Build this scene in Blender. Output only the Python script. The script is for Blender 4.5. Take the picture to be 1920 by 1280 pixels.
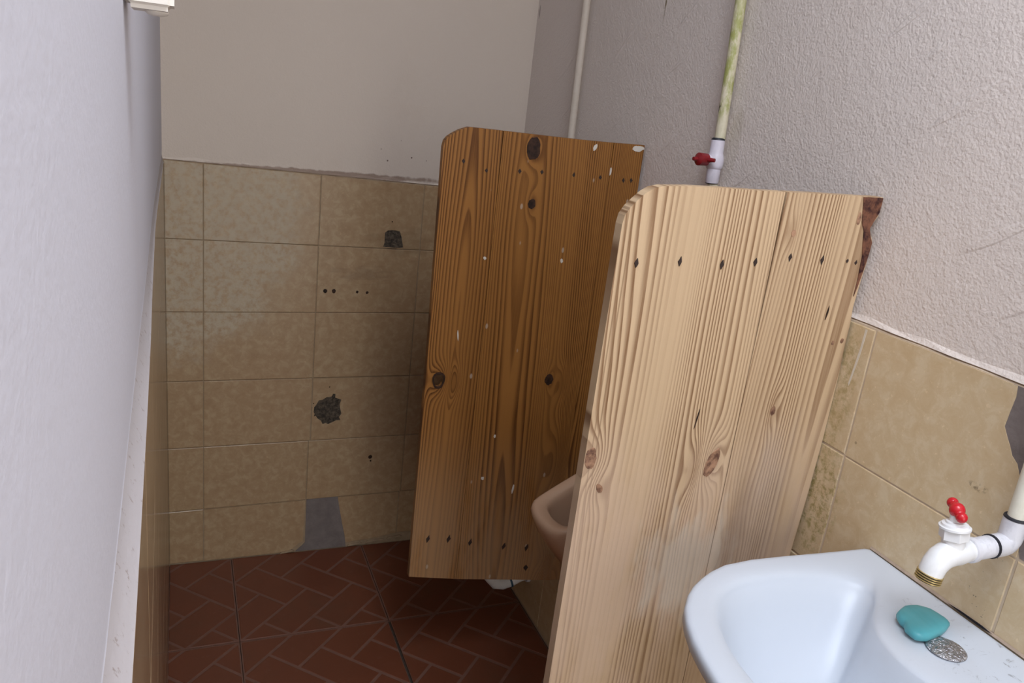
import bpy, bmesh, math, random
from mathutils import Vector, Matrix
random.seed(7)
C = bpy.context.scene
for o in list(bpy.data.objects): bpy.data.objects.remove(o, do_unlink=True)
COL = C.collection

# ------------------------------------------------------------------ camera
cam = bpy.data.cameras.new('camera'); cam.sensor_width = 36.0; cam.sensor_fit = 'HORIZONTAL'
cam.lens = 1502.0 * 36.0 / 1920.0; cam.clip_start = 0.005; cam.clip_end = 50
co = bpy.data.objects.new('camera', cam); COL.objects.link(co)
rt = Vector((0.92461667, -0.36388097, 0.11258182)); up = Vector((0.00811664, 0.31432411, 0.94928103)); fw = Vector((0.38081248, 0.87680727, -0.2935828))
M3 = Matrix((rt, up, -fw)).transposed().to_4x4()
co.matrix_world = Matrix.Translation((-0.93784, -2.26106, 1.4516)) @ M3
C.camera = co

# ------------------------------------------------------------------ world, light, exposure
w = bpy.data.worlds.new('World'); C.world = w; w.use_nodes = True
w.node_tree.nodes['Background'].inputs[0].default_value = (0.75, 0.86, 1.0, 1)
w.node_tree.nodes['Background'].inputs[1].default_value = 1.0
def area(name, loc, rot, sx, sy, power, col):
    l = bpy.data.lights.new(name, 'AREA'); l.shape = 'RECTANGLE'; l.size = sx; l.size_y = sy; l.energy = power; l.color = col
    o = bpy.data.objects.new(name, l); COL.objects.link(o); o.location = loc; o.rotation_euler = rot; return o
YR = -4.0                      # rear wall, behind the camera, with the doorway
area('doorway_daylight', (-0.40, YR - 0.10, 1.05), (math.radians(90), 0, 0), 0.76, 2.05, 15.5, (1.0, 0.93, 0.83))
area('vent_daylight', (-0.48, YR - 0.10, 2.42), (math.radians(90), 0, 0), 0.9, 0.36, 3.0, (1.0, 0.95, 0.90))
area('overhead_fill', (-0.66, -2.45, 2.76), (0, 0, 0), 0.50, 1.2, 34.5, (0.86, 0.92, 1.0))   # added overhead fill to brighten basin and right wall, no known source
C.view_settings.view_transform = 'Standard'; C.view_settings.look = 'None'
C.view_settings.gamma = 1.0; C.view_settings.use_curve_mapping = False
C.view_settings.exposure = 0.0

# ------------------------------------------------------------------ helpers
def mesh(name, verts, faces, mats, parent=None, smooth=False, fm=None):
    me = bpy.data.meshes.new(name); me.from_pydata([tuple(v) for v in verts], [], faces)
    for m in (mats if isinstance(mats, (list, tuple)) else [mats]): me.materials.append(m)
    if fm:
        for p, i in zip(me.polygons, fm): p.material_index = i
    if smooth:
        for p in me.polygons: p.use_smooth = True
    me.update()
    bm = bmesh.new(); bm.from_mesh(me); bmesh.ops.recalc_face_normals(bm, faces=bm.faces); bm.to_mesh(me); bm.free()
    o = bpy.data.objects.new(name, me); COL.objects.link(o)
    if parent: o.parent = parent
    return o
def from_bm(name, bm, mats, parent=None, smooth=False):
    bmesh.ops.recalc_face_normals(bm, faces=bm.faces)
    me = bpy.data.meshes.new(name); bm.to_mesh(me); bm.free()
    for m in (mats if isinstance(mats, (list, tuple)) else [mats]): me.materials.append(m)
    if smooth:
        for p in me.polygons: p.use_smooth = True
    o = bpy.data.objects.new(name, me); COL.objects.link(o)
    if parent: o.parent = parent
    return o
def tag(o, label=None, cat=None, group=None, kind=None):
    if label: o['label'] = label
    if cat: o['category'] = cat
    if group: o['group'] = group
    if kind: o['kind'] = kind
    return o
def empty(name, loc=(0, 0, 0)):
    o = bpy.data.objects.new(name, None); o.location = loc; o.empty_display_size = 0.05; COL.objects.link(o); return o
def autosmooth(o, ang=40):
    me = o.data
    for p in me.polygons: p.use_smooth = True
    try: me.set_sharp_from_angle(angle=math.radians(ang))
    except Exception: pass
def box_bm(bm, x0, x1, y0, y1, z0, z1):
    v = [bm.verts.new(p) for p in ((x0,y0,z0),(x1,y0,z0),(x1,y1,z0),(x0,y1,z0),(x0,y0,z1),(x1,y0,z1),(x1,y1,z1),(x0,y1,z1))]
    for f in ((0,3,2,1),(4,5,6,7),(0,1,5,4),(1,2,6,5),(2,3,7,6),(3,0,4,7)): bm.faces.new([v[i] for i in f])
def box(name, b, mats, parent=None):
    bm = bmesh.new(); box_bm(bm, *b); return from_bm(name, bm, mats, parent)
def frame_of(d):
    d = Vector(d).normalized(); a = Vector((0, 0, 1)) if abs(d.z) < .9 else Vector((0, 1, 0))
    u = d.cross(a).normalized(); return d, u, d.cross(u).normalized()
def lathe_bm(bm, p0, d, prof, n=24, cap=True):
    """prof: list of (distance along d, radius)"""
    d, u, v = frame_of(d); p0 = Vector(p0); rings = []
    for t, r in prof:
        rings.append([bm.verts.new(p0 + d*t + (u*math.cos(2*math.pi*k/n) + v*math.sin(2*math.pi*k/n))*r) for k in range(n)])
    for a, b in zip(rings, rings[1:]):
        for k in range(n): bm.faces.new((a[k], a[(k+1) % n], b[(k+1) % n], b[k]))
    if cap:
        bm.faces.new(rings[0][::-1]); bm.faces.new(rings[-1])
def lathe(name, p0, d, prof, mats, parent=None, n=24, cap=True):
    bm = bmesh.new(); lathe_bm(bm, p0, d, prof, n, cap); o = from_bm(name, bm, mats, parent); autosmooth(o); return o
def tube_bm(bm, pts, rad, n=20):
    pts = [Vector(p) for p in pts]; rings = []; u = None
    for i, p in enumerate(pts):
        d = (pts[min(i+1, len(pts)-1)] - pts[max(i-1, 0)]).normalized()
        if u is None: _, u, _ = frame_of(d)
        u = (u - d*u.dot(d)).normalized(); v = d.cross(u)
        r = rad[i] if isinstance(rad, (list, tuple)) else rad
        rings.append([bm.verts.new(p + (u*math.cos(2*math.pi*k/n) + v*math.sin(2*math.pi*k/n))*r) for k in range(n)])
    for a, b in zip(rings, rings[1:]):
        for k in range(n): bm.faces.new((a[k], a[(k+1) % n], b[(k+1) % n], b[k]))
    bm.faces.new(rings[0][::-1]); bm.faces.new(rings[-1])
def tube(name, pts, rad, mats, parent=None, n=20):
    bm = bmesh.new(); tube_bm(bm, pts, rad, n); o = from_bm(name, bm, mats, parent); autosmooth(o, 50); return o
def prism(name, outline, place, depth, mats, parent=None, holes=(), jitter=None):
    """outline (a,b) polygon with holes, front at place(a,b,0), back at place(a,b,depth)"""
    bm = bmesh.new(); front = []
    loops = [list(outline)] + [list(h) for h in holes]; edges = []
    vl = []
    for L in loops:
        vs = [bm.verts.new((a, b, 0)) for a, b in L]; vl.append(vs)
        for i in range(len(vs)): edges.append(bm.edges.new((vs[i], vs[(i+1) % len(vs)])))
    res = bmesh.ops.triangle_fill(bm, edges=edges, use_beauty=True, use_dissolve=False)
    ff = [g for g in res['geom'] if isinstance(g, bmesh.types.BMFace)]
    m = {}
    for vs in vl:
        for v in vs: m[v] = bm.verts.new((v.co.x, v.co.y, depth))
    for f in ff: bm.faces.new([m[v] for v in f.verts][::-1])
    for vs in vl:
        for i in range(len(vs)):
            a, b = vs[i], vs[(i+1) % len(vs)]; bm.faces.new((a, b, m[b], m[a]))
    for v in bm.verts: v.co = Vector(place(v.co.x, v.co.y, v.co.z))
    return from_bm(name, bm, mats, parent)

# ------------------------------------------------------------------ node helpers
class NT:
    def __init__(s, name, rough=.5, spec=.5):
        s.m = bpy.data.materials.new(name); s.m.use_nodes = True; s.t = s.m.node_tree; s.N = s.t.nodes; s.L = s.t.links
        s.b = s.N['Principled BSDF']; s.b.inputs['Roughness'].default_value = rough
        s.b.inputs['Specular IOR Level'].default_value = spec
        tc = s.N.new('ShaderNodeTexCoord'); s.obj = tc.outputs['Object']
        s._sep = None
    def put(s, sock, v):
        if v is None: return
        if isinstance(v, bpy.types.NodeSocket): s.L.new(v, sock)
        else: sock.default_value = v
    def math(s, op, a, b=None, c=None, clamp=False):
        n = s.N.new('ShaderNodeMath'); n.operation = op; n.use_clamp = clamp
        for i, x in enumerate((a, b, c)): s.put(n.inputs[i], x)
        return n.outputs[0]
    def xyz(s):
        if not s._sep:
            n = s.N.new('ShaderNodeSeparateXYZ'); s.L.new(s.obj, n.inputs[0]); s._sep = n.outputs
        return s._sep
    def comb(s, x, y, z):
        n = s.N.new('ShaderNodeCombineXYZ')
        for i, v in enumerate((x, y, z)): s.put(n.inputs[i], v)
        return n.outputs[0]
    def scaled(s, sx, sy, sz, off=(0, 0, 0)):
        n = s.N.new('ShaderNodeMapping'); s.L.new(s.obj, n.inputs[0]); n.inputs['Scale'].default_value = (sx, sy, sz); n.inputs['Location'].default_value = off
        return n.outputs[0]
    def noise(s, vec=None, scale=5, detail=3, rough=.5, dist=0):
        n = s.N.new('ShaderNodeTexNoise'); s.L.new(vec or s.obj, n.inputs['Vector'])
        n.inputs['Scale'].default_value = scale; n.inputs['Detail'].default_value = detail; n.inputs['Roughness'].default_value = rough; n.inputs['Distortion'].default_value = dist
        return n.outputs[0]
    def voro(s, vec=None, scale=20, out='Distance'):
        n = s.N.new('ShaderNodeTexVoronoi'); s.L.new(vec or s.obj, n.inputs['Vector']); n.inputs['Scale'].default_value = scale
        return n.outputs[out]
    def ramp(s, f, lo, hi):           # smoothstep lo..hi -> 0..1
        n = s.N.new('ShaderNodeMapRange'); n.interpolation_type = 'SMOOTHSTEP'; s.put(n.inputs[0], f)
        n.inputs[1].default_value = lo; n.inputs[2].default_value = hi; return n.outputs[0]
    def mix(s, f, a, b, mode='MIX'):
        n = s.N.new('ShaderNodeMix'); n.data_type = 'RGBA'; n.blend_type = mode; s.put(n.inputs[0], f)
        for i, v in ((6, a), (7, b)):
            if isinstance(v, tuple): v = (*v[:3], 1)
            s.put(n.inputs[i], v)
        return n.outputs[2]
    def blob(s, c, r, nz=None, amt=.6, lo=.6, hi=1.1):
        """soft irregular patch round c with radii r (None axis is ignored)"""
        X = s.xyz(); acc = None
        for i in range(3):
            if r[i] is None: continue
            d = s.math('POWER', s.math('ABSOLUTE', s.math('MULTIPLY', s.math('SUBTRACT', X[i], c[i]), 1.0/r[i])), 2.0)
            acc = d if acc is None else s.math('ADD', acc, d)
        d = s.math('SQRT', acc)
        if nz is not None: d = s.math('ADD', d, s.math('MULTIPLY', s.math('SUBTRACT', nz, .5), amt*2))
        return s.math('SUBTRACT', 1.0, s.ramp(d, lo, hi))
    def bump(s, h, strength=.3, dist=.002):
        n = s.N.new('ShaderNodeBump'); s.put(n.inputs['Height'], h); n.inputs['Strength'].default_value = strength; n.inputs['Distance'].default_value = dist
        s.L.new(n.outputs[0], s.b.inputs['Normal'])
    def color(s, c): s.put(s.b.inputs['Base Color'], (*c[:3], 1) if isinstance(c, tuple) else c)
    def rough(s, r): s.put(s.b.inputs['Roughness'], r)
def simple(name, col, rough=.5, var=.12, metallic=0, scale=30, bump=0):
    n = NT(name, rough); nz = n.noise(scale=scale, detail=4)
    n.color(n.mix(nz, tuple(c*(1-var) for c in col), tuple(min(1, c*(1+var)) for c in col)))
    n.b.inputs['Metallic'].default_value = metallic
    if bump: n.bump(n.noise(scale=scale*4, detail=3), bump, .001)
    return n.m

# ------------------------------------------------------------------ materials
def plaster(name, col, bstr, extra=None, ridges=False):
    n = NT(name, .62, .35)
    big = n.noise(scale=1.6, detail=3); mid = n.noise(scale=7, detail=3)
    c = n.mix(big, tuple(v*.93 for v in col), tuple(min(1, v*1.05) for v in col))
    c = n.mix(n.math('MULTIPLY', n.ramp(mid, .55, .8), .25), c, tuple(v*f for v, f in zip(col, (.92, .88, .84))))
    if extra: c = extra(n, c)
    n.color(c)
    h = n.math('ADD', n.noise(scale=230, detail=3), n.math('ADD', n.math('MULTIPLY', n.noise(scale=95, detail=3), .9), n.math('MULTIPLY', n.noise(scale=16, detail=2), .8)))
    if ridges:      # trowel ridges sweeping up to the right
        X = n.xyz(); al = n.math('ADD', n.math('MULTIPLY', X[1], -.80), n.math('MULTIPLY', X[2], .60)); ac = n.math('ADD', n.math('MULTIPLY', X[1], .60), n.math('MULTIPLY', X[2], .80))
        rid = n.ramp(n.noise(n.comb(n.math('MULTIPLY', al, 4.0), 0.0, n.math('MULTIPLY', ac, 38.0)), scale=1, detail=1), .66, .72)
        h = n.math('ADD', h, n.math('MULTIPLY', rid, .9))
    n.bump(h, bstr, .0035)
    return n.m
def right_stains(n, c):
    nz = n.noise(scale=60, detail=4)
    X = n.xyz()
    f = n.blob((0, -.684, 1.75), (None, .0045, .13), nz, .35)
    c = n.mix(n.math('MULTIPLY', f, .85), c, (.16, .11, .035))
    f = n.blob((0, -.01, 1.68), (None, .0022, .02), nz, .2); c = n.mix(f, c, (.08, .06, .04))
    f = n.blob((0, -.315, 1.47), (None, .0022, .022), nz, .2); c = n.mix(f, c, (.08, .06, .04))
    f = n.blob((0, -1.0, 1.41), (None, .022, .07), nz, .4); c = n.mix(n.math('MULTIPLY', f, .22), c, (.24, .20, .07))
    spk = n.ramp(n.voro(scale=26), .035, .02)
    return n.mix(n.math('MULTIPLY', spk, .35), c, (.15, .12, .09))
def back_stains(n, c):
    nz = n.noise(scale=40, detail=4)
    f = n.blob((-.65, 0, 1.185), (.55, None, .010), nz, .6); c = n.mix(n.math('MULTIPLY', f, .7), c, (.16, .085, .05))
    spk = n.math('MULTIPLY', n.ramp(n.voro(scale=34), .10, .06), n.blob((-.34, 0, 1.25), (.09, None, .05), None))
    return n.mix(spk, c, (.10, .05, .035))
PL = (.610, .525, .450)
plaster_back = plaster('plaster_back', PL, .18, back_stains)
plaster_right = plaster('plaster_right', (.69, .615, .56), .40, right_stains, True)
plaster_left = plaster('plaster_left', (.635, .645, .73), .06)
plaster_plain = plaster('plaster_plain', (.62, .58, .55), .2)
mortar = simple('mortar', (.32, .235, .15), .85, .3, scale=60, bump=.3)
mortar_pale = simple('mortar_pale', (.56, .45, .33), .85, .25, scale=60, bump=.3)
grout_dark = simple('grout_dark', (.05, .035, .025), .9, .4, scale=80)
cement = NT('cement', .9); _nz = cement.noise(scale=26, detail=6, rough=.65)
cement.color(cement.mix(_nz, (.095, .078, .072), (.26, .22, .205))); cement.bump(cement.noise(scale=90, detail=5), .6, .003); cement = cement.m
rough_cement = NT('rough_cement', .95); _nz = rough_cement.noise(scale=90, detail=6, rough=.7)
rough_cement.color(rough_cement.mix(rough_cement.ramp(_nz, .35, .7), (.035, .027, .02), (.15, .115, .08))); rough_cement.bump(_nz, .9, .006); rough_cement = rough_cement.m

def tile_mat(name, base, hi, lo, stain=None, rough=.28):
    n = NT(name, rough, .5)
    a = n.noise(scale=42, detail=6, rough=.68, dist=.5); b = n.noise(scale=120, detail=3, rough=.6); d = n.noise(scale=5, detail=3)
    c = n.mix(n.ramp(a, .44, .66), base, hi)
    c = n.mix(n.math('MULTIPLY', n.ramp(a, .48, .30), .6), c, lo)
    c = n.mix(n.math('MULTIPLY', n.ramp(b, .60, .74), .45), c, tuple(min(1, v*1.35) for v in hi))
    c = n.mix(n.math('MULTIPLY', d, .35), c, (base[0]*.92, base[1]*.74, base[2]*.62))
    r = rough
    if stain: c, r = stain(n, c, b)
    n.color(c); n.put(n.b.inputs['Roughness'], r)
    n.bump(n.noise(scale=14, detail=3), .05, .002)
    return n.m
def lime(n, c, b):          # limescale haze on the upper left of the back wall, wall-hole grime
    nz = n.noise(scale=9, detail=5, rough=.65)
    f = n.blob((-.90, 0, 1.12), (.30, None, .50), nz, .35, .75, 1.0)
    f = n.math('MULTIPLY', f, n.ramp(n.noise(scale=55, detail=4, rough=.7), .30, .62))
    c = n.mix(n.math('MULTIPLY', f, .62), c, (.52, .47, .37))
    g = n.blob((-.34, 0, 1.0), (.16, None, .06), n.noise(n.scaled(18, 1, 60), scale=1, detail=3), .9, .3, .9)
    c = n.mix(n.math('MULTIPLY', g, .30), c, (.20, .13, .07))
    g = n.blob((-.45, 0, .905), (.12, None, .035), n.noise(n.scaled(18, 1, 90), scale=1, detail=3), 1.1, .2, .8)
    c = n.mix(n.math('MULTIPLY', g, .35), c, (.20, .13, .08))
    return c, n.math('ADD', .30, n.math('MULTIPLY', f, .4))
def mould(n, c, b):         # mould and grime on the right wall
    nz = n.noise(scale=34, detail=5, rough=.7)
    f = n.math('MULTIPLY', n.blob((0, -1.395, .89), (None, .05, .12), nz, .5, .4, 1.1), n.ramp(n.noise(scale=75, detail=5, rough=.75), .44, .64))
    c = n.mix(n.math('MULTIPLY', f, .75), c, (.22, .18, .035))
    f = n.math('MULTIPLY', n.blob((0, -1.385, 1.08), (None, .035, .14), nz, .5, .4, 1.1), n.ramp(n.noise(scale=75, detail=5, rough=.75), .40, .64))
    c = n.mix(n.math('MULTIPLY', f, .6), c, (.28, .21, .06))
    k = n.noise(scale=120, detail=3, rough=.7)
    sp = n.math('MULTIPLY', n.ramp(k, .63, .70), n.blob((0, -1.69, .93), (None, .05, .075), nz, .6, .4, 1.0))
    c = n.mix(n.math('MULTIPLY', sp, .8), c, (.05, .045, .03))
    sp = n.math('MULTIPLY', n.ramp(k, .60, .68), n.blob((0, -1.40, .875), (None, .03, .05), nz, .5, .4, 1.0))
    c = n.mix(n.math('MULTIPLY', sp, .7), c, (.10, .10, .02))
    sp = n.math('MULTIPLY', n.blob((0, -1.640, 1.042), (None, .020, .008), nz, .6, .3, .9), n.ramp(n.noise(scale=150, detail=4, rough=.7), .46, .60))
    c = n.mix(n.math('MULTIPLY', sp, .7), c, (.10, .065, .03))
    dots = n.ramp(n.voro(scale=17), .045, .03)
    c = n.mix(n.math('MULTIPLY', dots, .5), c, (.14, .10, .05))
    return c, .32
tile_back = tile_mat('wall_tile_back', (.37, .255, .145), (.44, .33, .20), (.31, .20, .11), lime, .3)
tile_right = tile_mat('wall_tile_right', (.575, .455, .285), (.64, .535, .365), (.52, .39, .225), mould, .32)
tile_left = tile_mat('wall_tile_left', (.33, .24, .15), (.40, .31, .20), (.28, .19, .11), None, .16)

def brick_mat():
    n = NT('terracotta_brick', .42, .4)
    a = n.noise(scale=5, detail=3); b = n.noise(scale=60, detail=4, rough=.6)
    c = n.mix(a, (.115, .036, .018), (.175, .052, .025))
    c = n.mix(n.math('MULTIPLY', n.ramp(b, .55, .75), .3), c, (.18, .08, .055))
    dirt = n.noise(scale=3, detail=4, rough=.6)
    c = n.mix(n.math('MULTIPLY', n.ramp(dirt, .5, .75), .5), c, (.085, .05, .03))
    n.color(c); n.rough(n.math('ADD', .3, n.math('MULTIPLY', dirt, .25))); n.bump(b, .12, .001); return n.m
terracotta = brick_mat()
tile_line = simple('floor_tile_line', (.17, .083, .06), .6, .25, scale=40, bump=.1)

def wood(name, light, dark, freq, knots, seedoff, cx, tilt, weather=None, line=.75, bump=.25, rough=.6, cath=(.05, .03), base=.12):
    """flat-sawn pine: growth rings r = sqrt((x-cx)^2 + d(z)^2), pushed aside by knots; object coords, x across, z along"""
    n = NT(name, rough, .3); X = n.xyz(); x, z = X[0], X[2]
    v = n.comb(n.math('MULTIPLY', x, 6.0), seedoff, n.math('MULTIPLY', z, .55))
    nz = n.noise(v, scale=1, detail=2, rough=.45)
    v2 = n.comb(n.math('MULTIPLY', x, 40.0), seedoff+3, n.math('MULTIPLY', z, 3.0))
    nz2 = n.noise(v2, scale=1, detail=2)
    u = n.math('ADD', x, n.math('MULTIPLY', n.math('SUBTRACT', nz, .5), .085))
    u = n.math('ADD', u, n.math('MULTIPLY', n.math('SUBTRACT', nz2, .5), .0065))
    u = n.math('ADD', u, n.math('MULTIPLY', z, tilt))
    v3 = n.comb(n.math('MULTIPLY', x, 2.0), seedoff+9, n.math('MULTIPLY', z, 1.1))
    d = n.math('ADD', cath[0], n.math('MULTIPLY', n.math('SUBTRACT', n.noise(v3, scale=1, detail=1), .5), cath[1]*4))
    r = n.math('SQRT', n.math('ADD', n.math('POWER', n.math('SUBTRACT', u, cx), 2.0), n.math('POWER', d, 2.0)))
    for (kx, kz, sx, sz, A) in knots:
        e = n.math('ADD', n.math('POWER', n.math('MULTIPLY', n.math('SUBTRACT', x, kx), 1/sx), 2.0), n.math('POWER', n.math('MULTIPLY', n.math('SUBTRACT', z, kz), 1/sz), 2.0))
        r = n.math('ADD', r, n.math('MULTIPLY', n.math('EXPONENT', n.math('MULTIPLY', e, -1.0)), A))
    # ring spacing varies from year to year
    vs = n.comb(n.math('MULTIPLY', r, 14.0), seedoff+5, 0.0)
    g = n.math('ADD', n.math('MULTIPLY', r, freq), n.math('MULTIPLY', n.noise(vs, scale=1, detail=1), 9.0))
    fr = n.math('FRACT', g)
    late = n.math('MULTIPLY', n.ramp(fr, .25, .86), n.math('SUBTRACT', 1.0, n.ramp(fr, .90, 1.0)))
    vf = n.comb(n.math('MULTIPLY', x, 420.0), 0.0, n.math('MULTIPLY', z, 9.0)); fib = n.noise(vf, scale=1, detail=3, rough=.6)
    vp = n.comb(n.math('MULTIPLY', r, 17.0), seedoff+1, n.math('MULTIPLY', z, .6)); strn = n.ramp(n.noise(vp, scale=1, detail=1), .36, .60)
    f = n.math('MULTIPLY', n.math('MULTIPLY', late, n.math('ADD', base, n.math('MULTIPLY', strn, 1-base))), line)
    c = n.mix(f, light, dark)
    c = n.mix(n.math('MULTIPLY', n.ramp(fib, .35, .7), .22), c, tuple(min(1, q*1.22) for q in light))
    vb = n.comb(n.math('MULTIPLY', x, 9.0), seedoff+2, n.math('MULTIPLY', z, 1.4)); bnd = n.noise(vb, scale=1, detail=2)
    c = n.mix(n.math('MULTIPLY', n.ramp(bnd, .45, .75), .32), c, tuple(a*.55+b*.45 for a, b in zip(light, dark)))
    for (kx, kz, sx, sz, A) in knots:                    # darker halo of resin round each knot
        h = n.blob((kx, 0, kz), (abs(sx)*1.0, None, abs(sz)*1.0), nz2, .3, .25, 1.1)
        c = n.mix(n.math('MULTIPLY', h, .30), c, dark)
    if weather: c = weather(n, c, fib, nz2)
    n.color(c)
    n.bump(n.math('ADD', n.math('MULTIPLY', late, .8), n.math('MULTIPLY', fib, .7)), bump, .0012)
    return n.m
def weather_near(n, c, fib, nz2):
    for gx in (-.4145, -.4075):
        c = n.mix(n.math('MULTIPLY', n.blob((gx, 0, 0), (.0016, None, None), nz2, .35, .3, 1.0), .6), c, (.20, .11, .05))
    z = n.xyz()[2]; a = n.noise(n.scaled(9, 1, 3.2), scale=1, detail=4, rough=.6)
    low = n.math('MULTIPLY', n.ramp(z, 1.08, .84), n.ramp(a, .35, .6))
    c = n.mix(n.math('MULTIPLY', low, .55), c, (.66, .50, .39))
    # whitish splashes and greyed lower right
    s = n.blob((-.22, 0, .78), (.13, None, .15), n.noise(n.scaled(40, 1, 14), scale=1, detail=4), .9, .2, .8)
    c = n.mix(n.math('MULTIPLY', s, .50), c, (.66, .61, .52))
    g = n.blob((-.09, 0, .82), (.10, None, .22), n.noise(n.scaled(25, 1, 5), scale=1, detail=3), .7, .3, 1.0)
    c = n.mix(n.math('MULTIPLY', g, .45), c, (.40, .32, .27))
    y = n.blob((-.15, 0, .62), (.18, None, .12), n.noise(n.scaled(12, 1, 6), scale=1, detail=3), .6, .3, 1.0)
    c = n.mix(n.math('MULTIPLY', y, .28), c, (.36, .25, .10))
    return c
def weather_far(n, c, fib, nz2):
    z = n.xyz()[2]; x = n.xyz()[0]; a = n.noise(n.scaled(14, 1, 3.0), scale=1, detail=4, rough=.6)
    low = n.math('MULTIPLY', n.ramp(n.math('ADD', z, n.math('MULTIPLY', n.math('ADD', x, .45), .25)), .80, .42), n.ramp(a, .25, .55))
    c = n.mix(n.math('MULTIPLY', low, .5), c, (.40, .26, .15))
    spl = n.ramp(n.voro(n.scaled(26, 1, 13), scale=1), .10, .05)
    return n.mix(n.math('MULTIPLY', spl, .55), c, (.5, .42, .33))
WNL, WND = (.55, .395, .243), (.195, .098, .043)
kn = [(-.417, .984, .022, .035, -.020), (-.207, .963, .018, .045, .034), (-.240, .955, .016, .05, -.022), (-.391, .934, .014, .03, .012), (-.114, 1.042, .012, .045, -.016), (-.151, 1.311, .010, .03, .008), (-.145, .80, .028, .11, .028), (-.13, .87, .02, .09, -.015)]
pine_left = wood('pine_light_left', WNL, WND, 125.0, kn, 1.3, -.62, .012, weather_near, 1.0, cath=(.02, .012))
pine_right = wood('pine_light_right', WNL, WND, 125.0, kn, 6.1, -.04, -.02, weather_near, 1.0, cath=(.014, .012))
WFL, WFD = (.29, .125, .030), (.075, .022, .003)
kf = [(-.263, 1.349, .018, .035, .020), (-.252, 1.235, .012, .03, .012), (-.422, .841, .020, .035, .028), (-.385, .835, .014, .04, -.018), (-.155, .835, .012, .03, .016), (-.125, .825, .018, .05, -.022), (-.11, .62, .03, .12, -.04), (-.10, .36, .03, .06, -.03)]
pine_dark_a = wood('pine_dark_left', WFL, WFD, 165.0, kf, 2.2, -.395, .0, weather_far, 1.0, .2, .5, cath=(.016, .012), base=.5)
pine_dark_b = wood('pine_dark_middle', WFL, WFD, 165.0, kf, 4.7, -.24, .02, weather_far, 1.0, .2, .5, cath=(.035, .015), base=.5)
pine_dark_c = wood('pine_dark_right', WFL, WFD, 180.0, kf, 8.9, .12, .02, weather_far, 1.0, .2, .5, cath=(.03, .01), base=.5)
def knot_mat(name, a, b, ringf=170):
    n = NT(name, .6, .3); nz = n.noise(scale=60, detail=3)
    g = n.math('ADD', n.noise(scale=ringf*.5, detail=4, rough=.7), nz)
    n.color(n.mix(n.ramp(g, .75, 1.2), a, b)); n.bump(g, .4, .001); return n.m
knot_brown = knot_mat('knot_brown', (.10, .045, .03), (.40, .23, .14))
knot_black = knot_mat('knot_black', (.012, .006, .004), (.05, .022, .012))
bark = knot_mat('bark', (.030, .008, .009), (.19, .080, .045))
nail_black = simple('nail_rust', (.028, .014, .010), .7, .4, scale=200)

def ceramic(name, col, specks, rough=.12):
    n = NT(name, rough, .5); nz = n.noise(scale=4, detail=3)
    c = n.mix(n.math('MULTIPLY', nz, .12), col, tuple(v*.85 for v in col))
    if specks:
        k = n.ramp(n.voro(scale=24), .030, .018); k2 = n.ramp(n.noise(scale=8, detail=2), .50, .62)
        c = n.mix(n.math('MULTIPLY', n.math('MULTIPLY', k, k2), .8), c, (.05, .045, .05))
        scr = n.ramp(n.noise(n.scaled(34, 34, 34), scale=1, detail=6, rough=.75, dist=1.4), .57, .66)
        dk = n.blob((-.05, -1.75, .872), (.10, .16, None), n.noise(scale=30, detail=3), .5, .3, 1.0)
        c = n.mix(n.math('MULTIPLY', n.math('MULTIPLY', scr, dk), .55), c, (.10, .10, .11))
        wear = n.blob((-.12, -1.74, .84), (.06, .14, None), n.noise(scale=18, detail=4), .6, .3, 1.0)
        c = n.mix(n.math('MULTIPLY', wear, .18), c, (.45, .44, .43))
        n.put(n.b.inputs['Roughness'], n.math('ADD', .30, n.math('MULTIPLY', n.noise(scale=12, detail=3), .14)))
    n.color(c); n.b.inputs['Coat Weight'].default_value = .0; n.b.inputs['Coat Roughness'].default_value = .08
    return n.m
sink_white = ceramic('sink_ceramic', (.575, .625, .70), True, .2)
urinal_beige = ceramic('urinal_ceramic', (.57, .38, .255), False, .18)
def pvc(name, col, grime, gcol=(.25, .24, .06), rough=.35, cz=1.5, rz=.12):
    n = NT(name, rough, .4); nz = n.noise(n.scaled(1, 1, .5), scale=70, detail=4, rough=.7)
    f = n.math('MULTIPLY', n.ramp(nz, .46, .66), grime); c = n.mix(f, col, gcol)
    n.color(c); return n.m
pvc_white = pvc('pvc_white', (.78, .79, .80), .06, (.35, .33, .30), .28)
pvc_joint = pvc('pvc_fitting', (.66, .66, .70), .35, (.33, .33, .37), .4)
pvc_cream = pvc('pvc_cream', (.72, .70, .60), .12, (.4, .35, .2), .35)
pvc_valve = pvc('pvc_valve', (.62, .58, .64), .2, (.4, .38, .42), .4)
pvc_painted = pvc('pvc_painted', (.56, .485, .41), .2, (.4, .33, .24), .6)
mouldy = NT('pvc_mouldy', .45, .4); mouldy.obj = mouldy.N.new('ShaderNodeNewGeometry').outputs['Position']; _m = mouldy.noise(mouldy.scaled(60, 60, 22), scale=1, detail=5, rough=.7)
_z = mouldy.blob((0, 0, 1.57), (None, None, .17), mouldy.noise(scale=14, detail=3), .5, .4, 1.0)
_c = mouldy.mix(mouldy.math('MULTIPLY', _m, .5), (.64, .58, .44), (.48, .42, .28))
_c = mouldy.mix(mouldy.math('MULTIPLY', mouldy.ramp(_m, .38, .62), mouldy.math('MULTIPLY', _z, .85)), _c, (.25, .27, .045))
_d = mouldy.blob((0, -.968, 1.468), (None, .012, .014), mouldy.noise(scale=120, detail=4), .7, .4, .9)
_c = mouldy.mix(_d, _c, (.055, .045, .012)); mouldy.color(_c); pvc_mouldy = mouldy.m
red_plastic = simple('red_plastic', (.52, .012, .022), .25, .1)
red_dark = simple('dark_red_plastic', (.20, .006, .010), .35, .25, scale=80)
black_sealant = simple('black_sealant', (.012, .013, .02), .5, .3)
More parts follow.
